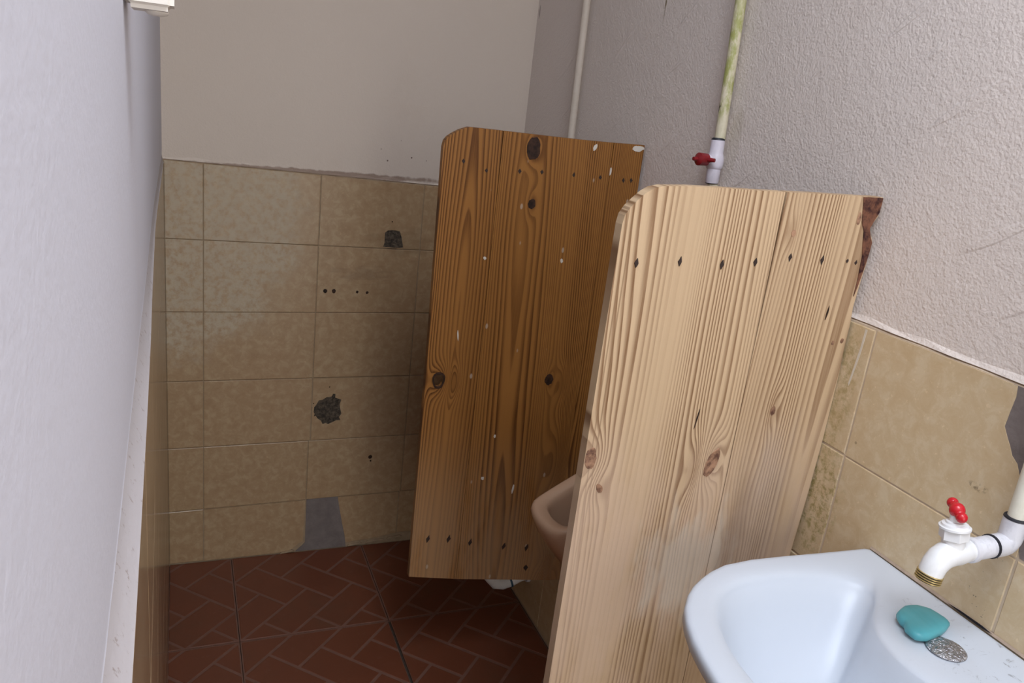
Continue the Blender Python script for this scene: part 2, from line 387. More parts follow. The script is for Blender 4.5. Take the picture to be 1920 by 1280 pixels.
brass_thread = simple('brass_thread', (.55, .42, .18), .35, .2, metallic=.6, scale=90)
blue_ring = simple('blue_primer', (.02, .07, .13), .5, .2)
soap_m = NT('soap', .38, .4); _n = soap_m.noise(soap_m.scaled(60, 24, 40), scale=1, detail=4)
soap_m.color(soap_m.mix(_n, (.055, .31, .36), (.13, .45, .50))); soap_m.b.inputs['Subsurface Weight'].default_value = .15
soap_m.b.inputs['Subsurface Radius'].default_value = (.002, .004, .004); soap_m.bump(_n, .2, .001); soap_m = soap_m.m
foil = NT('crinkled_metal', .30, .5); _n = foil.voro(scale=240); foil.color(foil.mix(foil.noise(scale=140, detail=4), (.20, .20, .23), (.72, .72, .76)))
foil.b.inputs['Metallic'].default_value = .85; foil.bump(foil.noise(scale=170, detail=3, dist=1.5), 1.0, .004); foil = foil.m
sealant = simple('joint_filler', (.34, .26, .20), .7, .3, scale=120)

# ------------------------------------------------------------------ room shell
ZT = 1.1838; H = .2; ZC = 2.7
def curve(pts):
    def f(t):
        if t <= pts[0][0]: return pts[0][1]
        for (a, va), (b, vb) in zip(pts, pts[1:]):
            if t <= b: return va + (vb-va)*(t-a)/(b-a)
        return pts[-1][1]
    return f
xt = curve([(-4.2, -.957), (-2.3, -.957), (-1.9, -.9600), (-1.65, -.9630), (-1.45, -.9660), (-1.3, -.9690), (-.9, -.9755), (-.75, -.9765), (.0, -.9780)])   # left tile face
xp = curve([(-4.2, -.966), (-2.3, -.966), (-1.9, -.9690), (-1.65, -.9715), (-1.45, -.9735), (-1.3, -.9745), (-.9, -.9790), (-.75, -.9800), (.0, -.9815)])   # left plaster face
# back wall: plaster above the tiles, mortar bed behind them
def row_z(k, x):
    a = [(1.1915, 1.1725), (.9881, .9812), (.7868, .7877), (.5848, .5859), (.3799, .3850), (.1768, .1855), (0, 0)][k]
    t = (x + .976) / .69; return a[0] + (a[1]-a[0])*t
def zt_b(x): return row_z(0, x)
xs = [-1.1 + i*(1.3/52) for i in range(53)]
V, F, FM = [], [], []
for x in xs:
    zz = zt_b(x); j = .0016*math.sin(x*61)+.0012*math.sin(x*137+1)
    V += [(x, .0030, -.05), (x, .0030, zz), (x, .0030, zz+.001), (x, .001+.0015*math.sin(x*83), zz+.003), (x, .0035, zz+.010+j*2), (x, .0035, zz+.03), (x, .0035, ZC+.1), (x, .14, ZC+.1), (x, .14, -.05)]
n = 9
for i in range(len(xs)-1):
    for k in range(n):
        F.append((i*n+k, i*n+(k+1) % n, (i+1)*n+(k+1) % n, (i+1)*n+k)); FM.append(0 if k < 2 else (2 if k == 2 else 1))
F.append(tuple(range(n))); FM.append(1); F.append(tuple((len(xs)-1)*n+k for k in range(n))); FM.append(1)
wall_back = tag(mesh('wall_back', V, F, [mortar, plaster_back, sealant], None, False, FM), kind='structure')
# right wall
ys = [-4.2 + i*(4.34/90) for i in range(91)]
V, F, FM = [], [], []
def zt_r(y): return 1.1838
for y in ys:
    V += [(.0014, y, -.05), (.0014, y, 1.185), (.0035, y, 1.186), (.0012+.001*math.sin(y*70), y, 1.188), (.0055, y, 1.195+.002*math.sin(y*53)), (.0055, y, ZC+.1), (.14, y, ZC+.1), (.14, y, -.05)]
n = 8
for i in range(len(ys)-1):
    for k in range(n):
        F.append((i*n+k, i*n+(k+1) % n, (i+1)*n+(k+1) % n, (i+1)*n+k)); FM.append(0 if k < 2 else (2 if k == 2 else 1))
F.append(tuple(range(n))); FM.append(1); F.append(tuple((len(ys)-1)*n+k for k in range(n))); FM.append(1)
wall_right = tag(mesh('wall_right', V, F, [mortar_pale, plaster_right, sealant], None, False, FM), kind='structure')
# left wall (not quite plumb or straight: the plaster sits a little behind the tiles)
ys = [-4.2 + i*(4.34/140) for i in range(141)]
V, F, FM = [], [], []
for y in ys:
    a, b = xt(y), xp(y); r = .0004*math.sin(y*95)+.0003*math.sin(y*233)
    V += [(-1.14, y, -.05), (a-.0045, y, -.05), (a-.0045, y, 1.181), (a+.0002, y, 1.1855+r), (a-.002, y, 1.189+r), ((a+b)/2+r*.6, y, 1.195+r), (b-.0005, y, 1.204+r*2), (b, y, 1.215), (b, y, ZC+.1), (-1.14, y, ZC+.1)]
n = 10
for i in range(len(ys)-1):
    for k in range(n):
        F.append((i*n+k, i*n+(k+1) % n, (i+1)*n+(k+1) % n, (i+1)*n+k)); FM.append(0 if k in (1,) else (2 if k in (2, 3, 4, 5) else 1))
F.append(tuple(range(n))); FM.append(1); F.append(tuple((len(ys)-1)*n+k for k in range(n))); FM.append(1)
lip = plaster('plaster_lip', (.47, .44, .455), .08, lambda n, c: n.mix(n.math('MULTIPLY', n.ramp(n.noise(scale=130, detail=4, rough=.7), .58, .68), .6), c, (.22, .16, .13)))
wall_left = tag(mesh('wall_left', V, F, [mortar, plaster_left, lip], None, True, FM), kind='structure'); autosmooth(wall_left, 60)
# rear wall with doorway and vent slot, ceiling, floor bed
bm = bmesh.new()
for b in ((-1.14, -.82, YR-.12, YR, -.05, 2.10), (-.02, .14, YR-.12, YR, -.05, 2.10), (-1.14, .14, YR-.12, YR, 2.10, 2.22), (-1.14, -.93, YR-.12, YR, 2.22, 2.62), (-.03, .14, YR-.12, YR, 2.22, 2.62), (-1.14, .14, YR-.12, YR, 2.62, 2.8)): box_bm(bm, *b)
tag(from_bm('wall_front', bm, plaster_plain), kind='structure')
bm = bmesh.new()
for b in ((-1.14, .14, -1.84, .14, ZC, ZC+.1), (-1.14, .14, YR-.12, -3.06, ZC, ZC+.1), (-1.14, -.92, -3.06, -1.84, ZC, ZC+.1), (-.40, .14, -3.06, -1.84, ZC, ZC+.1)): box_bm(bm, *b)
tag(from_bm('ceiling', bm, plaster_plain), kind='structure')  # unseen ceiling opening added to let the overhead fill lamp through
floor = tag(box('floor', (-1.14, .14, YR-.3, .14, -.08, -.007), grout_dark), kind='structure')

# ------------------------------------------------------------------ wall tiles, each a part of its wall
def tile4(name, c, place, mats, parent, g=.0011, bev=.0012, dep=.0062):
    """c: four (a,b) corners ccw; the front is inset by a small bevel"""
    cx = sum(p[0] for p in c)/4; cy = sum(p[1] for p in c)/4; V = []
    def ins(d): return [(p[0] + (d if p[0] < cx else -d), p[1] + (d if p[1] < cy else -d)) for p in c]
    o = random.uniform(-.0002, .0002)
    for a, b in ins(g): V.append(place(a, b, dep))
    for a, b in ins(g): V.append(place(a, b, .0010+o))
    for a, b in ins(g+bev): V.append(place(a, b, o))
    F = [(8, 9, 10, 11)] + [(4+k, 4+(k+1) % 4, 8+(k+1) % 4, 8+k) for k in range(4)] + [(k, (k+1) % 4, 4+(k+1) % 4, 4+k) for k in range(4)]
    return mesh(name, V, F, mats, parent)
pb = lambda a, b, d: (a, d, b)
colx = [-.9785, -.8832, -.5805, -.2860, -.001]
def cxk(i, z):
    if i == 2: return -.5805 - (.0055 if z < .4 else 0)
    if i == 3: return -.2860 - (.004 if z < .2 else 0) - (.003 if z > 1.1 else 0)
    return colx[i]
hole1 = [(-.3931, 1.0293), (-.385, 1.036), (-.3732, 1.0375), (-.360, 1.037), (-.3494, 1.0344), (-.344, 1.020), (-.341, 1.0064), (-.338, .995), (-.3365, .9875), (-.347, .9865), (-.361, .9860), (-.380, .9868), (-.3965, .9874), (-.393, .998)]
hole2 = [(-.5741, .477), (-.573, .492), (-.566, .502), (-.560, .514), (-.549, .5154), (-.538, .523), (-.5225, .5248), (-.519, .5334), (-.5112, .5324), (-.512, .521), (-.4934, .5138), (-.497, .495), (-.4908, .4679), (-.497, .456), (-.492, .4458), (-.505, .446), (-.5295, .4345), (-.537, .4385), (-.5455, .4354), (-.552, .448), (-.5606, .4537), (-.568, .465)]
for k in range(6):
    for i in range(4):
        z1a, z1b = row_z(k, colx[i]), row_z(k, colx[i+1]); z0a, z0b = row_z(k+1, colx[i]), row_z(k+1, colx[i+1])
        top = lambda c: cxk(c, (z1a+z0a)/2)
        c = [(top(i), z0a), (top(i+1), z0b), (top(i+1), z1b), (top(i), z1a)]
        if k == 5: c[0] = (c[0][0], .002); c[1] = (c[1][0], .002)
        if (k, i) == (0, 2) or (k, i) == (3, 2):
            g = .0018; q = [(c[0][0]+g, c[0][1]+g), (c[1][0]-g, c[1][1]+g), (c[2][0]-g, c[2][1]-g), (c[3][0]+g, c[3][1]-g)]
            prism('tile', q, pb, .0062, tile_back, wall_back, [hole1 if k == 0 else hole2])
        elif (k, i) == (5, 2):
            q = [(-.455, .016), (-.42, .019), (-.38, .021), (-.34, .026), (c[1][0]-.002, .033), (c[2][0]-.002, c[2][1]-.002), (-.4875, .1815), (-.482, .15), (-.470, .09), (-.459, .04)]
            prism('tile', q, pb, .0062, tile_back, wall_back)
        elif (k, i) == (5, 3):
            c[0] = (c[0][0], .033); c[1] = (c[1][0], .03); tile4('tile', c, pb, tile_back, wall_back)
        elif (k, i) == (5, 1):
            q = [(c[0][0]+.002, .003), (-.66, .003), (-.635, .006), (-.622, .013), (-.612, .02), (-.603, .03), (-.590, .034), (c[2][0]-.002, c[2][1]-.002), (c[3][0]+.002, c[3][1]-.002)]
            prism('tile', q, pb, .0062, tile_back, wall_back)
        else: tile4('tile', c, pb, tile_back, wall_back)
# chiselled holes packed with rough cement, and the smooth cement patch by the floor
def rough_fill(name, outl, place, mat, parent, amp, base):
    cx = sum(p[0] for p in outl)/len(outl); cy = sum(p[1] for p in outl)/len(outl)
    V = [place(cx, cy, base)]; F = []; R = [1.12, .8, .5, .25]
    for s in R:
        for a, b in outl: V.append(place(cx+(a-cx)*s+random.uniform(-1, 1)*.002, cy+(b-cy)*s+random.uniform(-1, 1)*.002, base+random.uniform(-amp, amp)))
    n = len(outl)
    for j in range(len(R)-1):
        for k in range(n): F.append((1+j*n+k, 1+j*n+(k+1) % n, 1+(j+1)*n+(k+1) % n, 1+(j+1)*n+k))
    for k in range(n): F.append((1+(len(R)-1)*n+k, 1+(len(R)-1)*n+(k+1) % n, 0))
    return mesh(name, V, F, mat, parent)
rough_fill('cement_plug', hole1, pb, rough_cement, wall_back, .0011, .0010)['label'] = 'dark rough hole chiselled in the tile'
rough_fill('cement_plug', hole2, pb, rough_cement, wall_back, .0011, .0010)['label'] = 'dark rough hole chiselled in the tile'
patch = [(-.5835, .030), (-.592, .020), (-.606, .008), (-.612, .001), (-.56, .0005), (-.50, .0005), (-.4535, .0005), (-.459, .04), (-.470, .09), (-.4815, .15), (-.4885, .1845), (-.51, .187), (-.535, .1885), (-.56, .1875), (-.584, .181)]
prism('cement_patch', patch, lambda a, b, d: (a, .0012+d, b), .003, cement, wall_back)['label'] = 'grey cement patch replacing a broken tile'
# flakes of the lime lip in the joint under the tiles
for (x0, x1, z0, z1) in ((-.66, -.615, .002, .010), (-.45, -.40, .004, .012), (-.39, -.33, .010, .018), (-.32, -.27, .016, .024)):
    prism('mortar_flake', [(x0, z0-.002), (x1, z0+.003), (x1-.008, z1), ((x0+x1)/2, z1-.003), (x0+.006, z0+.004)], lambda a, b, d: (a, -.004+d, b), .007, mortar, wall_back)
# drill holes in the back wall tiles
def disc(name, place, cx, cy, rx, ry, mat, parent, off=-.0004, n=12, rot=0, jit=.12):
    V = [place(cx, cy, off)]
    for k in range(n):
        t = 2*math.pi*k/n; r = 1+random.uniform(-jit, jit); a, b = rx*r*math.cos(t), ry*r*math.sin(t)
        V.append(place(cx+a*math.cos(rot)-b*math.sin(rot), cy+a*math.sin(rot)+b*math.cos(rot), off))
    for k in range(n):
        v = V[1+k]; V.append(place(cx+(0), cy, .0)); 
    V = V[:n+1]
    base = [place(cx + rx*1.05*math.cos(2*math.pi*k/n)*math.cos(rot) - ry*1.05*math.sin(2*math.pi*k/n)*math.sin(rot), cy + rx*1.05*math.cos(2*math.pi*k/n)*math.sin(rot) + ry*1.05*math.sin(2*math.pi*k/n)*math.cos(rot), .0012) for k in range(n)]
    V += base
    F = [(0, 1+k, 1+(k+1) % n) for k in range(n)] + [(1+k, 1+n+k, 1+n+(k+1) % n, 1+(k+1) % n) for k in range(n)]
    return mesh(name, V, F, mat, parent)
for (x, z, r) in ((-.556, .853, .0062), (-.531, .853, .0068), (-.464, .851, .0044), (-.4345, .8495, .0046), (-.393, .316, .0070), (-.374, 1.062, .0022), (-.530, .556, .002), (-.575, .504, .0018), (-.391, .302, .003)):
    disc('drill_hole', pb, x, z, r*.85, r, knot_black, wall_back, jit=.2)
# right wall
pr = lambda a, b, d: (d, a, b)
ycol = [-.0025] + [-.2250 - .3*i for i in range(5)]
ycol = [-.0025, -.2255, -.5255, -.8255, -1.1250, -1.4245, -1.7125, -2.0125, -2.3125, -2.6125, -2.9125, -3.2125, -3.5125, -3.8125, -3.998]
zr = [1.1838, .9825, .7815, .5805, .3800, .1795, .002]
for k in range(6):
    for i in range(len(ycol)-1):
        y1, y0 = ycol[i], ycol[i+1]; z1, z0 = zr[k], zr[k+1]
        if k == 0 and i == 5:
            q = [(y1-.002, z0+.0015), (y1-.002, z1-.001), (-1.52, z1), (-1.6485, z1), (-1.6505, 1.1697), (-1.6490, 1.150), (-1.6480, 1.1302), (-1.6560, 1.118), (-1.6615, 1.1106), (-1.6680, 1.10), (-1.6772, 1.0931), (-1.690, 1.07), (-1.700, 1.04), (y0+.002, 1.0), (y0+.002, z0+.0015)]
            prism('tile', q, pr, .0062, tile_right, wall_right)
        elif k == 0 and i == 6: continue
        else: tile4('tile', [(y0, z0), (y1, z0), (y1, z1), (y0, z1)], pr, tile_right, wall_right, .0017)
prism('cement_patch', [(-1.643, 1.184), (-1.643, 1.12), (-1.70, 1.02), (-1.715, .985), (-2.011, .985), (-2.011, 1.184)], lambda a, b, d: (.0008+d, a, b), .003, cement, wall_right)['label'] = 'bare grey mortar where a tile has broken away'
prism('grout_smear', [(-1.4045, 1.179), (-1.4085, 1.179), (-1.4065, 1.14), (-1.4015, 1.10), (-1.3995, 1.087), (-1.3975, 1.09), (-1.3995, 1.11), (-1.4035, 1.15)], lambda a, b, d: (-.0005+d, a, b), .001, simple('white_grout', (.62, .56, .46), .7, .1), wall_right)['label'] = 'pale drip of grout on the tile'
# left wall tiles follow the crooked wall
pl = lambda a, b, d: (xt(a) - d, a, b)
yl = [-.002, -.20, -.35, -.50, -.65, -.80, -.95, -1.10, -1.25, -1.40, -1.55, -1.70, -1.85, -2.0]
for k in range(6):
    for i in range(14):
        y1 = -.002 if i == 0 else -.2 - .3*(i-1); y0 = -.2 - .3*i
        if y0 < -4: y0 = -3.998
        if y1 <= -3.99: continue
        z1, z0 = zr[k], zr[k+1]; V = []; N = 3
        g = .0011; rows = [(.0062, g), (.001, g), (0, g+.0012)]
        F = []
        for (d, gg) in rows:
            for j in range(N+1):
                y = (y0+gg) + (y1-y0-2*gg)*j/N; V.append(pl(y, z0+gg, d)); V.append(pl(y, z1-gg, d))
        S = 2*(N+1)
        for j in range(N): F.append((2*S+2*j, 2*S+2*j+2, 2*S+2*j+3, 2*S+2*j+1))
        for r in range(2):
            for j in range(N):
                F.append((r*S+2*j, r*S+2*j+2, (r+1)*S+2*j+2, (r+1)*S+2*j)); F.append((r*S+2*j+1, r*S+2*j+3, (r+1)*S+2*j+3, (r+1)*S+2*j+1))
            for e in (0, 2*N): F.append((r*S+e, r*S+e+1, (r+1)*S+e+1, (r+1)*S+e))
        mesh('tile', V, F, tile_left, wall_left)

# ------------------------------------------------------------------ floor: tiles moulded as herringbone bricks
W6 = .4*math.sqrt(2)/6
def clip(poly, h):
    for ax, sg in ((0, 1), (0, -1), (1, 1), (1, -1)):
        out = []
        for i in range(len(poly)):
            p, q = poly[i], poly[(i+1) % len(poly)]; dp, dq = h - sg*p[ax], h - sg*q[ax]
            if dp >= 0: out.append(p)
            if (dp >= 0) != (dq >= 0):
                t = dp/(dp-dq); out.append((p[0]+(q[0]-p[0])*t, p[1]+(q[1]-p[1])*t))
        poly = out
        if len(poly) < 3: return None
    return poly
def area2(p): return abs(sum(p[i][0]*p[(i+1) % len(p)][1]-p[(i+1) % len(p)][0]*p[i][1] for i in range(len(p))))/2
bricks = []
for i in range(-6, 7):
    for j in range(-6, 7):
        k = (i-j) % 4
        if k == 0: s0, s1, t0, t1 = i, i+1, j-1, j+1
        elif k == 2: s0, s1, t0, t1 = i, i+2, j, j+1
        else: continue
        g = .0042/W6
        q = [((s+t)*W6/math.sqrt(2), (s-t)*W6/math.sqrt(2)) for s, t in ((s0+g, t0+g), (s1-g, t0+g), (s1-g, t1-g), (s0+g, t1-g))]
        q = clip(q, .1955)
        if q and area2(q) > .0003: bricks.append(q)
brick_me = []
for q in bricks:
    if sum(q[i][0]*q[(i+1) % len(q)][1]-q[(i+1) % len(q)][0]*q[i][1] for i in range(len(q))) < 0: q = q[::-1]
    n = len(q); cx = sum(p[0] for p in q)/n; cy = sum(p[1] for p in q)/n
    V = [(a, b, -.0008) for a, b in q] + [(a+(cx-a)*.03, b+(cy-b)*.03, .0) for a, b in q]
    F = [tuple(range(n, 2*n))] + [(k, (k+1) % n, n+(k+1) % n, n+k) for k in range(n)]
    me = bpy.data.meshes.new('brick'); me.from_pydata(V, [], F); me.materials.append(terracotta); me.update(); brick_me.append(me)
fx = [-.6035, -.2035]; 
def slab(cx, cy, x0, x1, y0, y1):
    t = box('tile', (x0, x1, y0, y1, -.0075, -.0008), tile_line, floor); return t
for iy in range(10):
    cy = -.197 - .4*iy
    for cx in (-1.0035, -.6035, -.2035):
        gapR = .0035 if cx == -.6035 and iy > 0 else .0009
        gapL = .0035 if cx == -.2035 and iy > 0 else .0009
        x0, x1 = max(cx-.2+gapL, -.977), min(cx+.2-gapR, -.001)
        t = slab(cx, cy, x0, x1, cy-.2+.0009, min(cy+.2-.0009, -.001))
        if iy > 4: continue
        for me, q in zip(brick_me, bricks):
            if cx == -1.0035:
                # cut strip along the left wall
                qq = clip([(a-.2275, b) for a, b in q], .2)
                if not qq or area2(qq) < .0003: continue
                qq = [(a+.2275, b) for a, b in qq]
                if sum(qq[i][0]*qq[(i+1) % len(qq)][1]-qq[(i+1) % len(qq)][0]*qq[i][1] for i in range(len(qq))) < 0: qq = qq[::-1]
                n = len(qq); mx = sum(p[0] for p in qq)/n; my = sum(p[1] for p in qq)/n
                V = [(a, b, -.0008) for a, b in qq] + [(a+(mx-a)*.03, b+(my-b)*.03, 0) for a, b in qq]
                m2 = bpy.data.meshes.new('brick'); m2.from_pydata(V, [], [tuple(range(n, 2*n))] + [(k, (k+1) % n, n+(k+1) % n, n+k) for k in range(n)]); m2.materials.append(terracotta)
                o = bpy.data.objects.new('brick', m2)
            else: o = bpy.data.objects.new('brick', me)
            COL.objects.link(o); o.parent = t; o.location = (cx, cy, 0)

# ------------------------------------------------------------------ partition boards
def knot(name, x, z, rx, rz, mat, parent, rot=0): return disc(name, lambda a, b, d: (a, d, b), x, z, rx, rz, mat, parent, -.0007, 16, rot, .10)
def nail(parent, x, z, w=.0030, h=.006, lean=0):
    V = []; n = 10
    pts = [(0, h*1.25), (w*.55, h*.55), (w, 0), (w*.7, -h*.45), (w*.15, -h*1.2), (-w*.5, -h*.6), (-w, 0), (-w*.6, h*.5)]
    pts = [(x+(a+lean*b)*random.uniform(.85, 1.15), z+b*random.uniform(.85, 1.1)) for a, b in pts]
    n = len(pts); V = [(a, -.0006, b) for a, b in pts] + [(a, .001, b) for a, b in pts]
    o = mesh('nail', V, [tuple(range(n))] + [(k, (k+1) % n, n+(k+1) % n, n+k) for k in range(n)], nail_black, parent)
pw = lambda off: (lambda a, b, d: (a, d+off, b))
# near board
YN = -1.376
near = tag(empty('partition_board', (0, YN, 0)), 'pale weathered pine partition board in front, beside the white sink', 'partition', 'urinal partition boards')
JN = -.1745
leftp = [(-.4285, .335), (JN-.0005, .335), (JN-.0005, .95), (JN-.0003, 1.10), (JN-.0008, 1.25), (JN-.0018, 1.3663), (-.2235, 1.3655), (-.284, 1.3651), (-.330, 1.3640), (-.3695, 1.3616), (-.3826, 1.3585), (-.394, 1.3515), (-.404, 1.3420), (-.4131, 1.3325), (-.4195, 1.3220), (-.4215, 1.3100), (-.4230, 1.15), (-.4240, .95), (-.4260, .65)]
rightp = [(JN+.0005, .335), (-.012, .335), (-.012, .70), (-.0108, .7784), (-.004, .90), (-.0012, .985), (-.0012, 1.10), (-.0035, 1.1377), (-.0035, 1.178), (-.0062, 1.2054), (-.0040, 1.2426), (-.0015, 1.270), (-.001, 1.290), (-.0008, 1.3057), (-.005, 1.313), (-.0124, 1.3208), (-.007, 1.333), (-.0012, 1.3425), (-.0005, 1.3696), (-.0558, 1.3686), (-.11, 1.3680), (-.1514, 1.3671), (JN+.0012, 1.3665), (JN+.0008, 1.25), (JN+.0003, 1.10)]
p1 = prism('plank', leftp, pw(0), .017, pine_left, near); p2 = prism('plank', rightp, pw(-.0008), .017, pine_right, near)
for (x, z) in ((-.392, 1.261), (-.326, 1.265), (-.258, 1.263), (-.203, 1.268)): nail(near, x, z, .0030, .0055, .1)
for (x, z, w_, h_) in ((-.145, 1.277, .0032, .005), (-.086, 1.275, .0032, .006), (-.039, 1.275, .0024, .0030), (-.022, 1.273, .0026, .0033)): nail(near, x, z-.0, w_, h_, .1)
for o in near.children:
    if o.name.startswith('nail'): o.location.y = -.0008
knot('knot', -.4145, .983, .0085, .0165, knot_brown, near); knot('knot', -.393, .935, .0045, .0075, knot_brown, near, .5); knot('knot', -.207, .962, .010, .0235, knot_brown, near, -.35)
for (x, z, rx, rz) in ((-.114, 1.042, .0045, .0075), (-.148, 1.311, .0038, .0050), (-.029, 1.149, .0025, .0035), (-.012, 1.152, .0030, .004), (-.036, 1.337, .0035, .009)): knot('knot', x, z, rx, rz, knot_brown, near).location.y = -.0008
disc('crack', lambda a, b, d: (a, d, b), -.249, 1.035, .0012, .016, knot_black, near, -.0005, 10, -.12)
disc('crack', lambda a, b, d: (a, d, b), -.0535, 1.196, .0016, .011, knot_black, near, -.0013, 10, -.1)
prism('bark', [(-.0374, 1.3682), (-.0008, 1.3688), (-.0012, 1.3481), (-.007, 1.337), (-.0125, 1.3235), (-.0062, 1.311), (-.0012, 1.3032), (-.0022, 1.2831), (-.0058, 1.2547), (-.0085, 1.236), (-.0115, 1.222), (-.0115, 1.25), (-.0135, 1.2828), (-.0185, 1.302), (-.0220, 1.3196), (-.0300, 1.333), (-.0335, 1.350)], pw(-.0022), .005, bark, near)['label'] = 'strip of dark bark left on the corner'
# far board
YF = -.70
far = tag(empty('partition_board', (0, YF, 0)), 'dark varnished orange-brown pine partition board at the back', 'partition', 'urinal partition boards')
J1, J2 = -.3325, -.0770
hole = [(-.422+.0125*math.cos(t)*(1+.10*math.sin(3*t)), .841+.0185*math.sin(t)*(1+.08*math.cos(2*t))) for t in [2*math.pi*k/18 for k in range(18)]]
q1 = [(-.4510, .3500), (J1-.0004, .3275), (J1-.0004, 1.20), (J1-.0015, 1.3784), (-.370, 1.3788), (-.4064, 1.3791), (-.425, 1.3720), (-.4383, 1.3640), (-.4480, 1.3570), (-.4540, 1.3490), (-.4565, 1.3366), (-.4550, 1.22), (-.4520, .95), (-.4510, .55)]
q2 = [(J1+.0004, .3275), (J2-.0004, .2885), (J2-.0004, 1.25), (J2-.0016, 1.3757), (-.1562, 1.3757), (-.25, 1.3770), (J1+.0005, 1.3782), (J1+.0004, 1.20)]
q3 = [(J2+.0004, .2885), (-.0012, .282), (-.0012, 1.24), (-.001, 1.3770), (J2+.0010, 1.3758), (J2+.0004, 1.25)]
prism('plank', q1, pw(0), .015, pine_dark_a, far, [hole]); prism('plank', q2, pw(-.0004), .015, pine_dark_b, far); prism('plank', q3, pw(.0003), .015, pine_dark_c, far)
def rim(f): return [(-.422+(a+.422)*f, .841+(b-.841)*f) for a, b in hole]
prism('hole_rim', rim(1.14), pw(-.0008), .003, knot_black, far, [rim(.86)])
for (x, z, rx, rz) in ((-.263, 1.349, .0155, .0230), (-.252, 1.235, .0085, .0105), (-.1565, .836, .0105, .0135)): knot('knot', x, z, rx, rz, knot_black, far).location.y = -.0004
for (x, z) in ((-.412, 1.312), (-.361, 1.297), (-.288, 1.301), (-.238, 1.303), (-.163, 1.302), (-.099, 1.301), (-.041, 1.299), (-.022, 1.3)): nail(far, x, z, .0036, .0042)
for (x, z) in ((-.413, .447), (-.362, .441), (-.307, .425), (-.218, .404), (-.156, .393)): nail(far, x, z, .0048, .0085, .25)
nail(far, -.151, .335, .0075, .0072, 0)
pale = simple('paint_fleck', (.62, .57, .50), .7, .1)
for o in far.children:
    if o.name.startswith('nail'): o.location.y = -.0004
for (x, z, a, b, r) in ((-.006, 1.369, .014, .006, 0), (-.122, 1.363, .004, .007, -.4), (-.076, 1.315, .0022, .0085, 0), (-.388, .945, .0016, .012, .1), (-.213, .560, .0022, .013, -.1), (-.294, .594, .004, .004, 0), (-.275, .70, .003, .004, 0), (-.345, 1.115, .003, .004, .5), (-.165, 1.115, .003, .005, .3)):
    disc('paint_fleck', lambda a_, b_, d: (a_, d, b_), min(x, -.015) if a < .01 else -.016, z, a, b, pale, far, -.0009, 9, r, .25)

# ------------------------------------------------------------------ wash basin
def resample(pts, n):
    P = [Vector((*p, 0)) for p in pts]; L = [0]
    for a, b in zip(P, P[1:]): L.append(L[-1]+(b-a).length)
    out = []
    for k in range(n):
        t = L[-1]*k/n; i = 0
        while i < len(P)-2 and L[i+1] < t: i += 1
        s = (t-L[i])/max(1e-9, L[i+1]-L[i]); q = P[i].lerp(P[i+1], s); out.append((q.x, q.y))
    return out
def smooth_closed(p, it=2, w=.25):
    for _ in range(it): p = [((1-2*w)*p[i][0]+w*(p[i-1][0]+p[(i+1) % len(p)][0]), (1-2*w)*p[i][1]+w*(p[i-1][1]+p[(i+1) % len(p)][1])) for i in range(len(p))]
    return p
YS = -1.722; SEG = (26, 26, 26, 26)
def half_loop(secs):
    half = []
    for s, n in zip(secs, SEG): half += resample(s, n)
    end = secs[-1][-1]; full = half + [end] + [(x, 2*YS - y) for x, y in half[1:][::-1]]
    return full
outer = half_loop([[(-.0015, YS), (-.0015, -1.5120)], [(-.0015, -1.5120), (-.006, -1.5085), (-.09, -1.5035), (-.155, -1.499), (-.21, -1.4970)],
                   [(-.21, -1.4970), (-.256, -1.5010), (-.285, -1.511), (-.305, -1.521), (-.328, -1.535), (-.345, -1.549)], [(-.345, -1.549), (-.366, -1.573), (-.380, -1.598), (-.392, -1.629), (-.400, -1.66), (-.406, -1.69), (-.408, YS)]])
inner = half_loop([[(-.155, YS), (-.152, -1.700), (-.143, -1.667), (-.124, -1.640), (-.102, -1.621), (-.084, -1.609)], [(-.084, -1.609), (-.070, -1.597), (-.068, -1.585), (-.083, -1.570), (-.115, -1.5565), (-.155, -1.546), (-.20, -1.541)],
                   [(-.20, -1.541), (-.242, -1.5405), (-.270, -1.546), (-.300, -1.560)], [(-.300, -1.560), (-.325, -1.585), (-.344, -1.622), (-.355, -1.665), (-.358, YS)]])
inner = smooth_closed(inner, 30)
NL = len(outer); bot = []
for x, y in inner:
    a = math.atan2((y-YS), (x+.255)*1.0); bot.append((-.262+.052*math.cos(a), YS+.070*math.sin(a)))
bot = smooth_closed(bot, 40)
ZS = .8745
def toward(p, q, d):
    v = Vector((q[0]-p[0], q[1]-p[1])); L = v.length; v = v/L if L else v; return (p[0]+v.x*min(d, L*.4), p[1]+v.y*min(d, L*.4))
def lerp(a, b, t): return [(p[0]+(q[0]-p[0])*t, p[1]+(q[1]-p[1])*t) for p, q in zip(a, b)]
def shrink(loop, s, k): return [((x+.0015)*s-.0015, YS+(y-YS)*k) for x, y in loop]
loops = [(shrink(outer, .25, .35), ZS-.165), (shrink(outer, .45, .5), ZS-.16), (shrink(outer, .68, .72), ZS-.125), (shrink(outer, .86, .88), ZS-.075), (shrink(outer, .955, .962), ZS-.036), (shrink(outer, .988, .99), ZS-.024), (outer, ZS-.018), (outer, ZS-.007)]
loops += [([toward(p, q, .0012) for p, q in zip(outer, inner)], ZS-.0028), ([toward(p, q, .004) for p, q in zip(outer, inner)], ZS-.0004), ([toward(p, q, .009) for p, q in zip(outer, inner)], ZS), (lerp(outer, inner, .35), ZS), (lerp(outer, inner, .52), ZS-.0004)]
RIM = [(.62, .0010), (.72, .0019), (.80, .0031), (.87, .0048), (.93, .0070), (.97, .0090)]
for t, dz in RIM: loops.append((lerp(outer, inner, t), ZS-dz))
